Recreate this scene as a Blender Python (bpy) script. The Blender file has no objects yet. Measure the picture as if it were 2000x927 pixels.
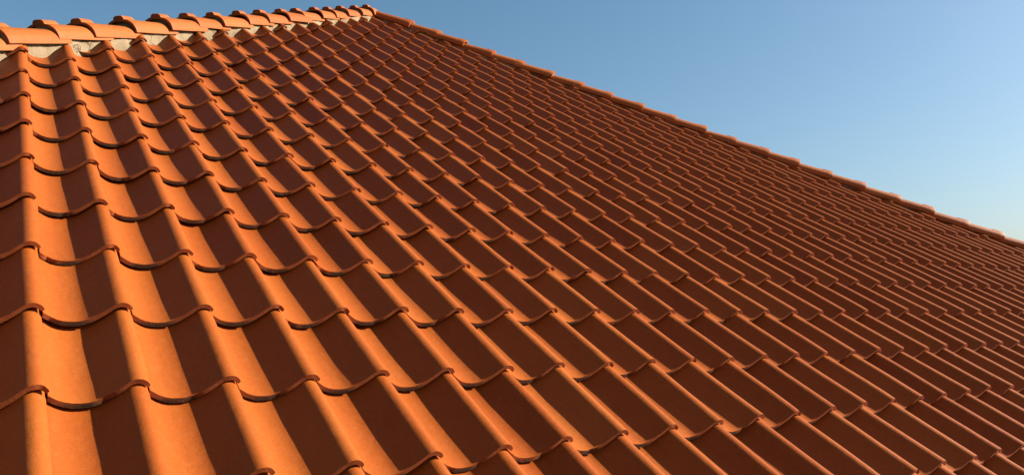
import bpy, bmesh, math, random
import numpy as np
from mathutils import Vector, Matrix, noise

rnd = random.Random(7)
scene = bpy.context.scene
col = scene.collection

# ------------------------------------------------------------------ frame of the front roof slope
# x runs along the courses, y up the slope, z is the normal of the slope; z = 0 is the level of the roll crests
PITCH = math.radians(31.332)
CP, SP = math.cos(PITCH), math.sin(PITCH)
APEX = (3.3155, 6.715)          # in the slope frame
WL, WR = 1.0349, 1.1056         # spread of the left / right hip per metre of plan run
EAVE_Y = -1.62                  # lower end of the slope
Z0 = 3.9                        # height of the slope frame's origin above the ground
TO_WORLD = Matrix(((1, 0, 0, 0), (0, CP, -SP, 0), (0, SP, CP, Z0), (0, 0, 0, 1)))

# ------------------------------------------------------------------ camera
CAM_R = np.array([[0.8215035868, -0.4870504530, 0.2965024671],
                  [0.0566451336, -0.4477134081, -0.8923811030],
                  [0.5673827506, 0.7498896988, -0.3402091327]])     # right, down, forward
CAM_C = np.array([-0.12564, -1.60904, 1.15587])
CAM_F = 1.51249                                                     # focal length / half width
cam_data = bpy.data.cameras.new('camera')
cam_data.sensor_width = 36.0
cam_data.lens = 18.0 * CAM_F
cam_data.clip_start = 0.05
cam_data.clip_end = 20000.0
cam = bpy.data.objects.new('camera', cam_data)
col.objects.link(cam)
r, d, fw = CAM_R
m = Matrix(((r[0], -d[0], -fw[0], CAM_C[0]), (r[1], -d[1], -fw[1], CAM_C[1]),
            (r[2], -d[2], -fw[2], CAM_C[2]), (0, 0, 0, 1)))
cam.matrix_world = TO_WORLD @ m
scene.camera = cam

# ------------------------------------------------------------------ sun, sky, exposure
SUN_SLOPE = Vector((1.0, -0.10, 0.75)).normalized()      # towards the sun, in the slope frame
sun_dir = (TO_WORLD.to_3x3() @ SUN_SLOPE).normalized()
SUN_EL = math.asin(sun_dir.z)
SUN_AZ = math.atan2(sun_dir.x, sun_dir.y)               # clockwise from +Y
sun_data = bpy.data.lights.new('sun', 'SUN')
sun_data.energy = 5.0
sun_data.angle = math.radians(0.53)
sun_data.color = (1.0, 0.985, 0.86)
sun = bpy.data.objects.new('sun', sun_data)
col.objects.link(sun)
sun.rotation_euler = sun_dir.to_track_quat('Z', 'Y').to_euler()
sun.location = (30, -10, 30)

world = bpy.data.worlds.new('World')
scene.world = world
world.use_nodes = True
wn = world.node_tree
wn.nodes.clear()
sky = wn.nodes.new('ShaderNodeTexSky')
sky.sky_type = 'NISHITA'
sky.sun_disc = False
sky.sun_elevation = SUN_EL
sky.sun_rotation = SUN_AZ
sky.altitude = 0.0
sky.air_density = 1.15
sky.dust_density = 2.0
sky.ozone_density = 4.5
bg = wn.nodes.new('ShaderNodeBackground')
bg.inputs['Strength'].default_value = 0.052
wo = wn.nodes.new('ShaderNodeOutputWorld')
hsv = wn.nodes.new('ShaderNodeHueSaturation')
hsv.inputs['Hue'].default_value = 0.488
hsv.inputs['Saturation'].default_value = 1.05
wn.links.new(sky.outputs[0], hsv.inputs['Color'])
wn.links.new(hsv.outputs[0], bg.inputs[0])
wn.links.new(bg.outputs[0], wo.inputs[0])

scene.view_settings.view_transform = 'Standard'
scene.view_settings.look = 'None'
scene.view_settings.exposure = 1.42
scene.view_settings.gamma = 1.0
scene.view_settings.use_curve_mapping = False
scene.cycles.max_bounces = 6


# ------------------------------------------------------------------ material helpers
class Mat:
    def __init__(self, name):
        self.m = bpy.data.materials.new(name)
        self.m.use_nodes = True
        self.t = self.m.node_tree
        self.b = self.t.nodes['Principled BSDF']

    def n(self, kind, **kw):
        nd = self.t.nodes.new(kind)
        for k, v in kw.items():
            if k in nd.inputs:
                nd.inputs[k].default_value = v
            else:
                setattr(nd, k, v)
        return nd

    def l(self, a, b):
        self.t.links.new(a, b)

    def noise(self, vec, scale, detail=4.0, rough=0.55):
        nd = self.n('ShaderNodeTexNoise', Scale=scale, Detail=detail, Roughness=rough)
        self.l(vec, nd.inputs['Vector'])
        return nd.outputs['Fac']

    def ramp(self, fac, stops):
        nd = self.n('ShaderNodeValToRGB')
        e = nd.color_ramp.elements
        while len(e) < len(stops):
            e.new(0.5)
        for k, (p, c) in enumerate(stops):
            e[k].position = p
            e[k].color = (*c, 1) if len(c) == 3 else c
        self.l(fac, nd.inputs['Fac'])
        return nd.outputs['Color']

    def mix(self, fac, a, b, blend='MIX'):
        nd = self.n('ShaderNodeMix', data_type='RGBA', blend_type=blend)
        for sock, v in ((nd.inputs[0], fac), (nd.inputs[6], a), (nd.inputs[7], b)):
            if hasattr(v, 'links'):
                self.l(v, sock)
            elif isinstance(v, (tuple, list)):
                sock.default_value = (*v, 1) if len(v) == 3 else v
            else:
                sock.default_value = v
        return nd.outputs[2]

    def math(self, op, a, b=0.0):
        nd = self.n('ShaderNodeMath', operation=op)
        for sock, v in ((nd.inputs[0], a), (nd.inputs[1], b)):
            if hasattr(v, 'links'):
                self.l(v, sock)
            else:
                sock.default_value = v
        return nd.outputs[0]

    def bump(self, height, strength, dist):
        nd = self.n('ShaderNodeBump', Strength=strength, Distance=dist)
        self.l(height, nd.inputs['Height'])
        self.l(nd.outputs[0], self.b.inputs['Normal'])


def scattered_coords(M):
    """Object coordinates pushed to a different place of the noise for every tile."""
    tc = M.n('ShaderNodeTexCoord')
    oi = M.n('ShaderNodeObjectInfo')
    off = M.n('ShaderNodeVectorMath', operation='SCALE', Scale=37.0)
    cb = M.n('ShaderNodeCombineXYZ')
    M.l(oi.outputs['Random'], cb.inputs[0])
    M.l(oi.outputs['Random'], cb.inputs[1])
    M.l(cb.outputs[0], off.inputs[0])
    ad = M.n('ShaderNodeVectorMath', operation='ADD')
    M.l(tc.outputs['Object'], ad.inputs[0])
    M.l(off.outputs[0], ad.inputs[1])
    return ad.outputs[0], oi.outputs['Random']


def clay_material(name, a, b, rough, stain=0.5, spec=0.08):
    M = Mat(name)
    vec, rn = scattered_coords(M)
    lo = tuple(c * k for c, k in zip(b, (0.93, 0.88, 0.86)))
    hi = tuple(c * k for c, k in zip(a, (1.03, 1.10, 1.16)))
    base = M.ramp(rn, [(0.0, lo), (0.10, b), (0.55, tuple((p + q) / 2 for p, q in zip(a, b))), (0.90, a), (1.0, hi)])
    # grain of the fired clay
    gr = M.n('ShaderNodeMapRange')
    gr.inputs['To Min'].default_value = 0.88
    gr.inputs['To Max'].default_value = 1.12
    gr.inputs['From Min'].default_value = 0.3
    gr.inputs['From Max'].default_value = 0.7
    M.l(M.noise(vec, 170.0, 4.0, 0.75), gr.inputs['Value'])
    base = M.mix(1.0, base, gr.outputs[0], 'MULTIPLY')
    # broad firing variation, streaks down the slope, then small specks and scuffs
    big = M.noise(vec, 9.0, 3.0)
    base = M.mix(M.math('MULTIPLY', big, 0.55), base, (a[0] * 0.78, a[1] * 0.68, a[2] * 0.6))
    mp = M.n('ShaderNodeMapping')
    mp.inputs['Scale'].default_value = (1.0, 0.10, 1.0)
    M.l(vec, mp.inputs['Vector'])
    st = M.noise(mp.outputs[0], 60.0, 3.0)
    sm = M.n('ShaderNodeMapRange')
    sm.inputs['From Min'].default_value = 0.56
    sm.inputs['From Max'].default_value = 0.80
    M.l(st, sm.inputs['Value'])
    base = M.mix(M.math('MULTIPLY', sm.outputs[0], 0.40 * stain), base, (0.10, 0.028, 0.008))
    sp = M.noise(vec, 210.0, 2.0)
    sm2 = M.n('ShaderNodeMapRange')
    sm2.inputs['From Min'].default_value = 0.655
    sm2.inputs['From Max'].default_value = 0.72
    M.l(sp, sm2.inputs['Value'])
    patch = M.noise(vec, 14.0, 2.0)
    pm = M.n('ShaderNodeMapRange')
    pm.inputs['From Min'].default_value = 0.44
    pm.inputs['From Max'].default_value = 0.62
    M.l(patch, pm.inputs['Value'])
    base = M.mix(M.math('MULTIPLY', M.math('MULTIPLY', sm2.outputs[0], pm.outputs[0]), 0.95 * stain), base, (0.045, 0.018, 0.008))
    du = M.n('ShaderNodeMapRange')
    du.inputs['From Min'].default_value = 0.50
    du.inputs['From Max'].default_value = 0.78
    M.l(M.noise(vec, 55.0, 6.0, 0.7), du.inputs['Value'])
    base = M.mix(M.math('MULTIPLY', du.outputs[0], 0.30), base, (0.36, 0.112, 0.032))
    M.l(base, M.b.inputs['Base Color'])
    rr = M.n('ShaderNodeMapRange')
    rr.inputs['To Min'].default_value = rough - 0.10
    rr.inputs['To Max'].default_value = rough + 0.14
    M.l(M.noise(vec, 24.0, 4.0), rr.inputs['Value'])
    M.l(rr.outputs[0], M.b.inputs['Roughness'])
    M.b.inputs['Specular IOR Level'].default_value = spec
    fine = M.noise(vec, 420.0, 3.0, 0.6)
    mid = M.noise(vec, 35.0, 3.0, 0.5)
    h = M.math('ADD', M.math('MULTIPLY', fine, 0.35), mid)
    M.bump(h, 0.40, 0.004)
    return M.m


def edge_material():
    M = Mat('clay_cut_edge')
    vec, rn = scattered_coords(M)
    base = M.mix(rn, (0.28, 0.064, 0.017), (0.21, 0.046, 0.013))
    g = M.noise(vec, 22.0, 5.0, 0.65)
    # lichen and dirt caught on the lip where the pan drains
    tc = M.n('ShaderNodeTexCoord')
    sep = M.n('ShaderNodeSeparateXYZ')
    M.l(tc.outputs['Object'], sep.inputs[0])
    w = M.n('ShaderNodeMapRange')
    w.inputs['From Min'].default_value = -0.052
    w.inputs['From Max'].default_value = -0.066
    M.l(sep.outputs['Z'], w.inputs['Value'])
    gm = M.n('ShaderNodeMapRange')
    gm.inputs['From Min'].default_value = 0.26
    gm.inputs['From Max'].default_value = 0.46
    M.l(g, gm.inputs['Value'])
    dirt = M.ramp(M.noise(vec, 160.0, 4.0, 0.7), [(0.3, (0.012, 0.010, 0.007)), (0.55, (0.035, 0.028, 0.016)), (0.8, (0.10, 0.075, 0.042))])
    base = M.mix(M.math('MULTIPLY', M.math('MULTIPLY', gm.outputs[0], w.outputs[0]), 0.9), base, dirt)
    M.l(base, M.b.inputs['Base Color'])
    M.b.inputs['Roughness'].default_value = 0.85
    M.b.inputs['Specular IOR Level'].default_value = 0.15
    M.bump(M.noise(vec, 260.0, 4.0, 0.7), 0.5, 0.003)
    return M.m


def mortar_material(name, scale=1.0):
    M = Mat(name)
    tc = M.n('ShaderNodeTexCoord')
    vec = tc.outputs['Object']
    a = M.noise(vec, 5.0, 6.0, 0.62)
    c = M.ramp(a, [(0.26, (0.150, 0.098, 0.056)), (0.5, (0.225, 0.152, 0.090)), (0.70, (0.275, 0.194, 0.122))])
    b = M.noise(vec, 38.0, 5.0, 0.7)
    bm_ = M.n('ShaderNodeMapRange')
    bm_.inputs['From Min'].default_value = 0.54
    bm_.inputs['From Max'].default_value = 0.74
    M.l(b, bm_.inputs['Value'])
    c = M.mix(M.math('MULTIPLY', bm_.outputs[0], 0.65), c, (0.17, 0.14, 0.10))
    vo = M.n('ShaderNodeTexVoronoi', feature='DISTANCE_TO_EDGE', Scale=2.6)
    wv = M.n('ShaderNodeTexNoise', Scale=12.0, Detail=4.0)
    M.l(vec, wv.inputs['Vector'])
    ad = M.n('ShaderNodeMix', data_type='VECTOR')
    ad.inputs[0].default_value = 0.25
    M.l(vec, ad.inputs[4])
    M.l(wv.outputs['Color'], ad.inputs[5])
    M.l(ad.outputs[1], vo.inputs['Vector'])
    cr = M.n('ShaderNodeMapRange')
    cr.inputs['From Min'].default_value = 0.012
    cr.inputs['From Max'].default_value = 0.0
    M.l(vo.outputs['Distance'], cr.inputs['Value'])
    c = M.mix(M.math('MULTIPLY', cr.outputs[0], 0.75), c, (0.07, 0.05, 0.035))
    M.l(c, M.b.inputs['Base Color'])
    M.b.inputs['Roughness'].default_value = 0.95
    M.b.inputs['Specular IOR Level'].default_value = 0.1
    h = M.math('SUBTRACT', M.math('ADD', M.noise(vec, 120.0, 6.0, 0.7), M.noise(vec, 18.0, 4.0)), cr.outputs[0])
    M.bump(h, 0.7, 0.012)
    return M.m


def plain_material(name, a, b, scale, rough, bump=0.3, dist=0.01):
    M = Mat(name)
    tc = M.n('ShaderNodeTexCoord')
    f = M.noise(tc.outputs['Object'], scale, 6.0, 0.6)
    M.l(M.ramp(f, [(0.3, a), (0.7, b)]), M.b.inputs['Base Color'])
    M.b.inputs['Roughness'].default_value = rough
    M.bump(f, bump, dist)
    return M.m


CLAY = clay_material('orange_clay', (0.305, 0.072, 0.0120), (0.268, 0.057, 0.0092), 0.50)
CAPCLAY = clay_material('orange_clay_cap', (0.325, 0.088, 0.0190), (0.275, 0.068, 0.0130), 0.58, 0.8, 0.12)
EDGE = edge_material()
MORTAR = mortar_material('lime_mortar')
DECK = plain_material('roof_underlay', (0.03, 0.022, 0.018), (0.05, 0.035, 0.028), 8, 0.9)
BACKCLAY = plain_material('clay_far_slopes', (0.36, 0.09, 0.025), (0.46, 0.12, 0.03), 14, 0.65)
PLASTER = plain_material('wall_plaster', (0.62, 0.57, 0.48), (0.70, 0.65, 0.56), 3, 0.9)
WOOD = plain_material('fascia_paint', (0.20, 0.10, 0.05), (0.27, 0.14, 0.07), 6, 0.6)
GLASS = plain_material('dark_glass', (0.02, 0.025, 0.03), (0.03, 0.035, 0.04), 2, 0.08, 0.0)
GRASS = plain_material('lawn', (0.030, 0.050, 0.016), (0.065, 0.085, 0.028), 1.3, 0.95, 0.6, 0.05)


def link(name, me, parent=None, loc=None, mat=None):
    o = bpy.data.objects.new(name, me)
    col.objects.link(o)
    if parent is not None:
        o.parent = parent
    if mat is not None:
        o.matrix_local = mat
    elif loc is not None:
        o.location = loc
    return o


# ------------------------------------------------------------------ ground
me = bpy.data.meshes.new('ground')
bm = bmesh.new()
ring = [0, 20, 60, 200, 800, 6000]
prev = None
for rr in ring:
    cur = [bm.verts.new((APEX[0] + rr * math.cos(2 * math.pi * k / 48), 4 + rr * math.sin(2 * math.pi * k / 48), 0)) for k in range(48)] if rr else [bm.verts.new((APEX[0], 4, 0))]
    if prev is not None:
        for k in range(48):
            if len(prev) == 1:
                bm.faces.new((prev[0], cur[k], cur[(k + 1) % 48]))
            else:
                bm.faces.new((prev[k], cur[k], cur[(k + 1) % 48], prev[(k + 1) % 48]))
    prev = cur
bm.to_mesh(me)
bm.free()
me.materials.append(GRASS)
ground = link('ground', me)
ground['kind'] = 'structure'
ground['label'] = 'dark green lawn spreading around the house below the roof'
ground['category'] = 'ground'

# ------------------------------------------------------------------ the house and its roof body
apex_w = TO_WORLD @ Vector((APEX[0], APEX[1], -0.10))
house = bpy.data.objects.new('tiled_house', None)
col.objects.link(house)
house.location = (apex_w.x, apex_w.y, 0)
house['label'] = 'house under a hipped roof of satin orange clay pantiles with mortared hips'
house['category'] = 'house'
H_INV = Matrix.Translation(-house.location)


def hip_point(side, run, h=0.0):
    """World position on a hip line, `run` metres of plan run from the apex, `h` above the crest level of the slope."""
    x = APEX[0] + side * (WL if side < 0 else WR) * run
    return TO_WORLD @ Vector((x, APEX[1] - run / CP, 0)) + Vector((0, 0, h))


RUN_E = (APEX[1] - EAVE_Y) * CP
lo_l, lo_r = hip_point(-1, RUN_E, -0.12), hip_point(1, RUN_E, -0.12)
top = hip_point(1, 0, -0.12)
back_y = top.y + RUN_E * 1.07
corners = [lo_l, lo_r, Vector((lo_r.x, back_y, lo_r.z)), Vector((lo_l.x, back_y, lo_l.z))]
roof_mat = H_INV @ TO_WORLD
inv = (TO_WORLD).inverted()
me = bpy.data.meshes.new('roof')
vs = [inv @ top] + [inv @ c for c in corners]
me.from_pydata([tuple(v) for v in vs], [], [(0, 1, 2), (0, 2, 3), (0, 3, 4), (0, 4, 1), (4, 3, 2, 1)])
me.materials.append(DECK)
me.materials.append(BACKCLAY)
for k in (1, 2, 3):
    me.polygons[k].material_index = 1
roof = link('roof', me, house, mat=roof_mat)


def box_mesh(name, lo, hi, mat):
    me = bpy.data.meshes.new(name)
    bm = bmesh.new()
    bmesh.ops.create_cube(bm, size=1)
    for v in bm.verts:
        v.co = Vector([lo[i] + (v.co[i] + .5) * (hi[i] - lo[i]) for i in range(3)])
    bm.to_mesh(me)
    bm.free()
    me.materials.append(mat)
    return me


# walls set back under the eaves, with windows, fascia boards along the eaves
hx, hy = house.location.x, house.location.y
IN = 0.55
wx0, wx1, wy0, wy1 = lo_l.x + IN - hx, lo_r.x - IN - hx, lo_l.y + IN - hy, back_y - IN - hy
wz = lo_l.z - 0.03
T = 0.3
for lo, hi in (((wx0, wy0, 0), (wx1, wy0 + T, wz)), ((wx0, wy1 - T, 0), (wx1, wy1, wz)),
               ((wx0, wy0 + T, 0), (wx0 + T, wy1 - T, wz)), ((wx1 - T, wy0 + T, 0), (wx1, wy1 - T, wz))):
    link('wall', box_mesh('wall', lo, hi, PLASTER), house)
ex0, ex1, ey0, ey1 = lo_l.x - hx, lo_r.x - hx, lo_l.y - hy, back_y - hy
fz0, fz1 = lo_l.z - 0.2, lo_l.z - 0.004
for lo, hi in (((ex0, ey0 + .005, fz0), (ex1, ey0 + .03, fz1)), ((ex0, ey1 - .03, fz0), (ex1, ey1 - .005, fz1)),
               ((ex0 + .005, ey0 + .03, fz0), (ex0 + .03, ey1 - .03, fz1)), ((ex1 - .03, ey0 + .03, fz0), (ex1 - .005, ey1 - .03, fz1))):
    link('fascia_board', box_mesh('fascia_board', lo, hi, WOOD), house)

# ------------------------------------------------------------------ pantile mesh
W = 0.205
GAUGE = W * 1.66465
LEN = 0.425
TOPP = [(-0.200, -0.0300), (-0.190, -0.0315), (-0.1785, -0.0345), (-0.1700, -0.0405), (-0.160, -0.0475), (-0.146, -0.0545),
        (-0.130, -0.0588), (-0.112, -0.0602), (-0.096, -0.0590), (-0.082, -0.0545), (-0.068, -0.0470), (-0.055, -0.0382),
        (-0.043, -0.0288), (-0.032, -0.0192), (-0.0235, -0.0115), (-0.0165, -0.0055), (-0.009, -0.0015), (0.0, 0.0),
        (0.0085, -0.0013), (0.0165, -0.0055), (0.0230, -0.0125), (0.0262, -0.0180)]
BOTP = [(-0.200, -0.0430), (-0.190, -0.0445), (-0.1785, -0.0500), (-0.1700, -0.0560), (-0.160, -0.0622), (-0.146, -0.0688),
        (-0.130, -0.0730), (-0.112, -0.0742), (-0.094, -0.0728), (-0.077, -0.0675), (-0.063, -0.0595), (-0.049, -0.0490),
        (-0.037, -0.0390), (-0.027, -0.0300), (-0.0195, -0.0225), (-0.0135, -0.0172), (-0.007, -0.0142), (0.0, -0.0130),
        (0.0060, -0.0142), (0.0115, -0.0172), (0.0165, -0.0212), (0.0215, -0.0245)]
NP = len(TOPP)
TILT = 0.022 / GAUGE


def tile_sections():
    """Rings of the tile, lower end first: (y, top row, bottom row)."""
    secs = []
    for y, notch, drop in ((0.0, True, 0.0), (0.045, True, 0.0), (0.056, False, 0.0), (0.14, False, 0.0), (0.25, False, 0.0), (LEN, False, 0.0)):
        tp, bt = [], []
        sink = 0.0032 * (1 - (1 - min(y / GAUGE, 1)) ** 2)
        for k in range(NP):
            (tx, tz), (bx, bz) = TOPP[k], BOTP[k]
            tz -= sink * min(1.0, -tz / 0.055)
            bz -= sink * min(1.0, -(bz + .013) / 0.055)
            if notch and k < 2:
                tx, tz = TOPP[2][0] - 0.0006 * (2 - k), TOPP[2][1] - sink * .6
                bx, bz = BOTP[2][0] - 0.0006 * (2 - k), BOTP[2][1] - sink * .6
            tp.append((tx, y, tz - drop - TILT * y))
            bt.append((bx, y, bz - TILT * y))
        secs.append((tp, bt))
    return secs


def pantile_bm():
    bm = bmesh.new()
    secs = tile_sections()
    V = [([bm.verts.new(p) for p in tp], [bm.verts.new(p) for p in bt]) for tp, bt in secs]
    S = len(V)

    def face(vs, mat, smooth=True):
        f = bm.faces.new(vs)
        f.material_index = mat
        f.smooth = smooth
    for s in range(S - 1):
        (t0, b0), (t1, b1) = V[s], V[s + 1]
        for k in range(NP - 1):
            face((t0[k], t0[k + 1], t1[k + 1], t1[k]), 0)
            face((b0[k + 1], b0[k], b1[k], b1[k + 1]), 0)
        face((t0[-1], b0[-1], b1[-1], t1[-1]), 0)
        face((b0[0], t0[0], t1[0], b1[0]), 1)
    t0, b0 = V[0]
    for k in range(NP - 1):
        face((b0[k], b0[k + 1], t0[k + 1], t0[k]), 1)
    t1, b1 = V[-1]
    for k in range(NP - 1):
        face((t1[k], t1[k + 1], b1[k + 1], b1[k]), 0)
    return bm


def finish(me, angle=38):
    me.materials.append(CLAY)
    me.materials.append(EDGE)
    me.set_sharp_from_angle(angle=math.radians(angle))
    return me


def weathered(seed):
    """A tile a little warped in the kiln, its lower edge uneven and here and there chipped."""
    bm = pantile_bm()
    chips = [(rnd.uniform(-.17, .02), rnd.uniform(.003, .008)) for _ in range(rnd.choice((0, 1, 1, 2)))]
    bow, twist = rnd.gauss(0, .0012), rnd.gauss(0, .006)
    for v in bm.verts:
        x, y, z = v.co
        n1 = noise.noise(Vector((x * 9, y * 6, seed)))
        z2 = z + .0011 * n1 + bow * math.sin(math.pi * y / GAUGE) + twist * (x + .09) * (y / LEN - .5) * 2 * .2
        if y < 1e-4:
            y += .0012 * noise.noise(Vector((x * 45, seed * 3.1, 2.0)))
            for cx, cd in chips:
                w = max(0.0, 1 - abs(x - cx) / .011)
                y += cd * w
                z2 -= .25 * cd * w
        v.co = (x, y, z2)
    return bm


N_VAR = 9
bms = [weathered(11.3 * k + 1) for k in range(N_VAR)]
tile_mes = []
for b_ in bms:
    me = bpy.data.meshes.new('pantile')
    b_.to_mesh(me)
    tile_mes.append(finish(me))

# slight settling of the courses, measured in metres (cubic in column and course)
SX = [-0.0047, 0.0124, 0.0101, 0.0045, 0.0112, 0.0207, 0.0134, 0.0197, -0.0098, -0.0077]
SY = [-0.0081, -0.0061, 0.0252, 0.0044, 0.0048, 0.0231, 0.0085, 0.0315, 0.0030, -0.0152]
POW = [(i, j) for i in range(4) for j in range(4 - i)]


def tile_pos(c, rw):
    a = (min(max(c, -3), 48) - 15) / 20
    b = (min(max(rw, -20), 4) + 6) / 10
    dx = sum(s * a ** i * b ** j for s, (i, j) in zip(SX, POW))
    dy = sum(s * a ** i * b ** j for s, (i, j) in zip(SY, POW))
    return c * W + dx, -rw * GAUGE + dy


def hip_x(side, y):
    return APEX[0] + side * (WL if side < 0 else WR) * (APEX[1] - y) * CP


def project(p):
    q = CAM_R @ (np.array(p) - CAM_C)
    if q[2] < 0.05:
        return None
    return 1000 + 1000 * CAM_F * q[0] / q[2], 463.5 + 1000 * CAM_F * q[1] / q[2]


def shown_area(x, y):
    pts = [project(p) for p in ((x - .19, y, -.03), (x, y, 0), (x, y + GAUGE, -.02), (x - .19, y + GAUGE, -.05))]
    if any(p is None for p in pts):
        return 0.0
    px = [p[0] for p in pts]
    py = [p[1] for p in pts]
    if max(px) < 0 or min(px) > 2000 or max(py) < 0 or min(py) > 927:
        return 0.0
    # clip the quadrilateral to the frame (Sutherland-Hodgman)
    poly = pts
    for ax, lim, sg in ((0, 0, 1), (0, 2000, -1), (1, 0, 1), (1, 927, -1)):
        out = []
        for i in range(len(poly)):
            p, q = poly[i - 1], poly[i]
            dp, dq = sg * (p[ax] - lim), sg * (q[ax] - lim)
            if dp * dq < 0:
                t = dp / (dp - dq)
                out.append((p[0] + t * (q[0] - p[0]), p[1] + t * (q[1] - p[1])))
            if dq >= 0:
                out.append(q)
        poly = out
        if not poly:
            return 0.0
    return abs(sum(poly[i - 1][0] * poly[i][1] - poly[i][0] * poly[i - 1][1] for i in range(len(poly)))) / 2


# hip planes: vertical planes through the hips, a little inside, where the end tiles are cut
UPV = Vector((0, SP, CP))
CUT = {}
for side in (-1, 1):
    dirv = Vector((side * (WL if side < 0 else WR), -1 / CP, 0))
    nrm = dirv.cross(UPV).normalized()
    if nrm.x * side < 0:
        nrm = -nrm
    CUT[side] = (Vector((APEX[0], APEX[1], 0)) - nrm * 0.02, nrm)

tiles = []
for rw in range(-22, 6):
    for c in range(-26, 66):
        x, y = tile_pos(c, rw)
        x += rnd.gauss(0, 0.0020)
        y += rnd.gauss(0, 0.0032) - (rnd.random() < 0.03) * 0.010
        if y > APEX[1] + 0.1:
            continue
        pts = [Vector((x - .20, y, -.03)), Vector((x + .026, y, -.02)), Vector((x - .20, y + LEN, -.05)), Vector((x + .026, y + LEN, -.04))]
        keep, cut = True, []
        for side in (-1, 1):
            co, nr = CUT[side]
            ds = [(p - co).dot(nr) for p in pts]
            if min(ds) > -0.01:
                keep = False
            elif max(ds) > 0:
                cut.append(side)
        if not keep:
            continue
        rot = Matrix.Rotation(rnd.gauss(0, 0.006), 4, 'Z') @ Matrix.Rotation(rnd.gauss(0, 0.0035), 4, 'X') @ Matrix.Rotation(rnd.gauss(0, 0.009), 4, 'Y')
        mat = Matrix.Translation((x, y, rnd.gauss(0, 0.0014))) @ rot
        tiles.append((shown_area(x, y), mat, tuple(cut), rnd.randrange(N_VAR)))
tiles.sort(key=lambda t: -t[0])
N_SHOWN = sum(1 for t in tiles if t[0] > 12)


def tile_mesh_bm(mat, cut, var):
    bm = bms[var].copy()
    for side in cut:
        co, nr = CUT[side]
        im = mat.inverted()
        lc = im @ co
        ln = (im.to_3x3() @ nr).normalized()
        bmesh.ops.bisect_plane(bm, geom=bm.verts[:] + bm.edges[:] + bm.faces[:], plane_co=lc, plane_no=ln, clear_outer=True)
    return bm


for area, mat, cut, var in tiles[:300]:
    if cut:
        bm = tile_mesh_bm(mat, cut, var)
        if not bm.faces:
            bm.free()
            continue
        me = bpy.data.meshes.new('pantile')
        bm.to_mesh(me)
        bm.free()
        finish(me)
    else:
        me = tile_mes[var]
    link('pantile', me, roof, mat=mat)

rest = bmesh.new()
for area, mat, cut, var in tiles[300:]:
    bm = tile_mesh_bm(mat, cut, var)
    bmesh.ops.transform(bm, matrix=mat, verts=bm.verts)
    tmp = bpy.data.meshes.new('tmp')
    bm.to_mesh(tmp)
    bm.free()
    rest.from_mesh(tmp)
    bpy.data.meshes.remove(tmp)
me = bpy.data.meshes.new('pantile_field')
rest.to_mesh(me)
rest.free()
finish(me)
fld = link('pantile_field', me, roof)
fld['kind'] = 'stuff'

# the slopes beyond the hips carry the same tiles
for side in (-1, 1):
    a, b = hip_point(side, 0), hip_point(side, RUN_E)
    u_dir = Vector(((a.x - b.x), 0, a.z - b.z)).normalized()          # up that slope
    n_dir = Vector((-u_dir.z * -side, 0, abs(u_dir.x))).normalized()
    n_dir = n_dir if n_dir.z > 0 else -n_dir
    x_dir = u_dir.cross(n_dir).normalized()
    fr = Matrix((x_dir, u_dir, n_dir)).transposed().to_4x4()
    fr.translation = a
    slope_len = (a - Vector((b.x, a.y, b.z))).length
    half = RUN_E * 1.07 + .3
    ends = []
    for hip_to in (b, Vector((b.x, back_y, b.z))):
        al = (hip_to - a).normalized()
        nr = al.cross(Vector((0, 0, 1))).normalized()
        mid = Vector((b.x, a.y, b.z)) - a
        if nr.dot(mid) > 0:
            nr = -nr
        ends.append((a - nr * 0.02, nr))
    acc = bmesh.new()
    for rw in range(int(slope_len / GAUGE) + 1):
        for c in range(-int(half / W) - 1, int(half / W) + 2):
            mat = fr @ Matrix.Translation((c * W + .07, -slope_len + rw * GAUGE + .02, 0)) @ Matrix.Rotation(rnd.gauss(0, .006), 4, 'Z')
            box = [mat @ Vector(p) for p in ((-.2, 0, -.03), (.026, 0, -.02), (-.2, LEN, -.05), (.026, LEN, -.04))]
            dist = [[(p - co).dot(nr) for p in box] for co, nr in ends]
            if any(min(dd) > -.01 for dd in dist):
                continue
            bm = bms[rnd.randrange(N_VAR)].copy()
            bmesh.ops.transform(bm, matrix=mat, verts=bm.verts)
            for (co, nr), dd in zip(ends, dist):
                if max(dd) > 0:
                    bmesh.ops.bisect_plane(bm, geom=bm.verts[:] + bm.edges[:] + bm.faces[:], plane_co=co, plane_no=nr, clear_outer=True)
            tmp = bpy.data.meshes.new('tmp')
            bm.to_mesh(tmp)
            bm.free()
            acc.from_mesh(tmp)
            bpy.data.meshes.remove(tmp)
    bmesh.ops.transform(acc, matrix=TO_WORLD.inverted(), verts=acc.verts)
    me = bpy.data.meshes.new('pantile_field')
    acc.to_mesh(me)
    acc.free()
    finish(me)
    fo = link('pantile_field', me, roof)
    fo['kind'] = 'stuff'

# ------------------------------------------------------------------ hips: mortar bed and cap tiles
EXPO = {-1: 0.2154, 1: 0.2082}       # plan run per cap
PHASE = {-1: 0.1427, 1: 0.3313}
# the caps in view are spaced as unevenly as the roofer left them (plan run of each lower end from the apex)
LAID = {-1: [.119, .330, .561, .780, .990, 1.222, 1.433, 1.658, 1.871, 2.102, 2.304, 2.513, 2.723, 2.968, 3.135],
        1: [.339, .540, .742, .946, 1.162, 1.375, 1.582, 1.790, 2.003, 2.219, 2.426, 2.627, 2.835, 3.031, 3.241, 3.447, 3.661, 3.865, 4.076, 4.281]}


def hip_axes(side):
    a, b = hip_point(side, 0), hip_point(side, 1)
    along = (b - a)
    ln = along.length
    along.normalize()
    lat = along.cross(Vector((0, 0, 1))).normalized()
    up = lat.cross(along).normalized()
    return along, lat, up, ln


def fbm(p, s, seed):
    return noise.fractal(Vector((p[0] * s + seed, p[1] * s, p[2] * s)), 0.8, 2.0, 4)


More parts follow.
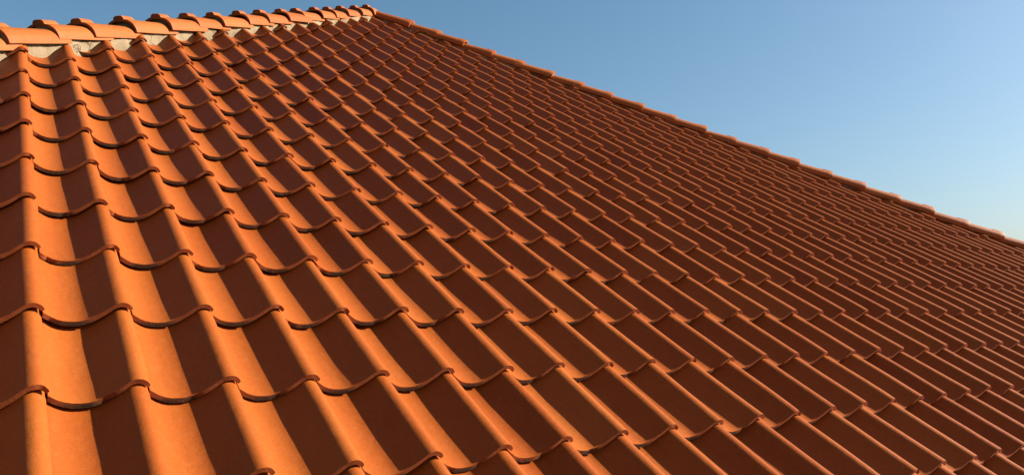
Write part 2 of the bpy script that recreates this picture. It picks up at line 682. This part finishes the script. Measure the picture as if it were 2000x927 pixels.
for side in (-1, 1):
    along, lat, up, per = hip_axes(side)
    total = RUN_E * per
    nseg = 420
    PR = [(-.080, -.26), (-.079, -.15), (-.077, -.115), (-.075, -.09), (-.074, -.07), (-.072, -.045), (-.055, -.020), (0, -.004),
          (.055, -.020), (.072, -.045), (.074, -.07), (.075, -.09), (.077, -.115), (.079, -.15), (.080, -.26)]
    org = H_INV @ hip_point(side, 0)
    bm = bmesh.new()
    prev = None
    for s in range(nseg + 1):
        t = total * s / nseg
        cur = []
        for q, z in PR:
            p = org + along * t + lat * q + Vector((0, 0, z))
            k = fbm(p, 7.0, 3.1) * 0.013 + fbm(p, 34.0, 9.7) * 0.0060
            cur.append(bm.verts.new(p + lat * (k * (1 if q > 0 else -1 if q < 0 else 0)) + Vector((0, 0, 0.4 * k))))
        if prev:
            for k in range(len(PR) - 1):
                f = bm.faces.new((prev[k], prev[k + 1], cur[k + 1], cur[k]))
                f.smooth = True
        prev = cur
    bmesh.ops.recalc_face_normals(bm, faces=bm.faces)
    me = bpy.data.meshes.new('mortar_bed')
    bm.to_mesh(me)
    bm.free()
    me.materials.append(MORTAR)
    link('mortar_bed', me, house)


def arch(a, b, t, n=16):
    """Half-round section: outer and inner rows of (lateral, height)."""
    o, i = [], []
    for k in range(n + 1):
        th = math.pi * k / n
        e = 0.86
        cx = math.copysign(abs(math.cos(th)) ** e, math.cos(th))
        sy = math.sin(th) ** e
        o.append((-a * cx, b * sy))
        i.append((-(a - t) * cx, max((b - t) * sy, 0.0)))
    return o, i


CAP_LEN = 0.425


def cap_bm(tilt, nib):
    """Local frame: x lateral, y downhill along the hip, z up; the origin is at the lower end."""
    bm = bmesh.new()
    rows = []
    stations = [(0.0, 0.0020), (-0.003, 0.0), (-0.05, 0.0), (-0.15, 0.0), (-0.30, 0.0), (-CAP_LEN, 0.0)]
    for y, drop in stations:
        f = -y / CAP_LEN
        o, i = arch(0.108 - 0.016 * f - drop * .5, 0.086 - 0.011 * f - drop, 0.0135)
        z = -tilt * (-y) / 0.33
        rows.append(([bm.verts.new((q, y, h + z)) for q, h in o], [bm.verts.new((q, y, h + z)) for q, h in i]))
    n = len(rows[0][0])

    def face(vs, m, s=True):
        f = bm.faces.new(vs)
        f.material_index = m
        f.smooth = s
    for s in range(len(rows) - 1):
        (o0, i0), (o1, i1) = rows[s], rows[s + 1]
        for k in range(n - 1):
            face((o0[k], o0[k + 1], o1[k + 1], o1[k]), 0)
            face((i0[k + 1], i0[k], i1[k], i1[k + 1]), 0)
        face((o0[0], o1[0], i1[0], i0[0]), 1)
        face((i0[-1], i1[-1], o1[-1], o0[-1]), 1)
    for (o, i), rev in ((rows[0], False), (rows[-1], True)):
        for k in range(n - 1):
            face((o[k], i[k], i[k + 1], o[k + 1]), 1)
    # raised nib on the crest of the lower end, ramping down uphill
    NB = [(0.0, .0200, .031), (-0.004, .0215, .032), (-0.090, .0195, .030), (-0.104, .0140, .026), (-0.124, -.004, .022)]
    prev = None
    for y, h, w in NB:
        h *= nib
        zc = 0.086 - 0.011 * (-y / CAP_LEN) - tilt * (-y) / 0.33
        ring = [(-w - .008, -.016), (-w - .001, h * .55 - .003), (-w * .72, h * .92), (0, h), (w * .72, h * .92), (w + .001, h * .55 - .003), (w + .008, -.016)]
        cur = [bm.verts.new((q, y + .0004, zc + z)) for q, z in ring]
        if prev:
            for k in range(len(cur) - 1):
                face((prev[k], prev[k + 1], cur[k + 1], cur[k]), 0)
        else:
            face(cur, 1, False)
        prev = cur
    bmesh.ops.recalc_face_normals(bm, faces=bm.faces)
    return bm


cap_mes = {}
for side, tilt, nib in ((-1, 0.025, 0.92), (1, 0.013, 0.42)):
    cap_mes[side] = []
    for var in range(5):
        bm = cap_bm(tilt, nib)
        for v in bm.verts:
            n1 = noise.noise(v.co * 11 + Vector((var * 9.1, 0, side)))
            n2 = noise.noise(v.co * 60 + Vector((0, var * 5.3, side)))
            v.co += Vector((n1 * .0018, n2 * .0020 if v.co.y > -.01 else 0, n1 * .0022))
        me = bpy.data.meshes.new('hip_cap')
        bm.to_mesh(me)
        bm.free()
        me.materials.append(CAPCLAY)
        me.materials.append(EDGE)
        me.set_sharp_from_angle(angle=math.radians(40))
        cap_mes[side].append(me)


def plug_mesh(seed):
    """A rough fill of mortar inside the mouth of a cap, over the crown of the cap below."""
    bm = bmesh.new()
    n = 14
    front, back = [], []
    for k in range(n + 1):
        th = math.pi * k / n
        q, h = -0.0935 * math.cos(th), 0.0715 * math.sin(th)
        front.append(bm.verts.new((q, noise.noise(Vector((k * .6, seed, 0))) * .007, h)))
        back.append(bm.verts.new((q * .96, -0.09, h - .008)))
    mid = bm.verts.new((0, 0.004, 0.03))
    for k in range(n):
        bm.faces.new((front[k], front[k + 1], back[k + 1], back[k]))
        bm.faces.new((front[k + 1], front[k], mid))
    bmesh.ops.recalc_face_normals(bm, faces=bm.faces)
    for f in bm.faces:
        f.smooth = True
    me = bpy.data.meshes.new('mortar_fill')
    bm.to_mesh(me)
    bm.free()
    me.materials.append(MORTAR)
    return me


plugs = [plug_mesh(s * 3.7) for s in range(5)]

for side in (-1, 1):
    along, lat, up, per = hip_axes(side)
    n = 0
    while True:
        laid = LAID[side]
        run = laid[n] if n < len(laid) else laid[-1] + EXPO[side] * (n - len(laid) + 1)
        if run > RUN_E:
            break
        p = H_INV @ (hip_point(side, run) + Vector((0, 0, -0.029 if side < 0 else -0.041))) - along * 0.040
        p = p + Vector((0, 0, rnd.gauss(0, 0.003))) + lat * rnd.gauss(0, 0.006) + along * rnd.gauss(0, 0.003)
        M3 = Matrix((along.cross(up), along, up)).transposed()
        mat = Matrix.Translation(p) @ M3.to_4x4() @ Matrix.Rotation(rnd.gauss(0, .020), 4, 'Z') @ Matrix.Rotation(rnd.gauss(0, .030), 4, 'Y') @ Matrix.Rotation(rnd.gauss(0, .006), 4, 'X')
        me = whole = rnd.choice(cap_mes[side])
        keep_len = run * per + (0.012 if side < 0 else -0.075)
        if keep_len < CAP_LEN:
            bm = bmesh.new()
            bm.from_mesh(whole)
            bmesh.ops.bisect_plane(bm, geom=bm.verts[:] + bm.edges[:] + bm.faces[:], plane_co=(0, -keep_len, 0), plane_no=(-0.5 if side < 0 else 0, -1, 0), clear_outer=True)
            me = bpy.data.meshes.new('hip_cap')
            bm.to_mesh(me)
            bm.free()
            me.materials.append(CAPCLAY)
            me.materials.append(EDGE)
        cap = link('hip_cap', me, house, mat=mat)
        if rnd.random() < 0.75:
            link('mortar_fill', rnd.choice(plugs), cap, loc=(0, -0.002 - rnd.random() * 0.026, 0))
        n += 1

for b_ in bms:
    b_.free()
print('TILES', len(tiles), 'shown', N_SHOWN, 'sun el', math.degrees(SUN_EL), 'az', math.degrees(SUN_AZ))
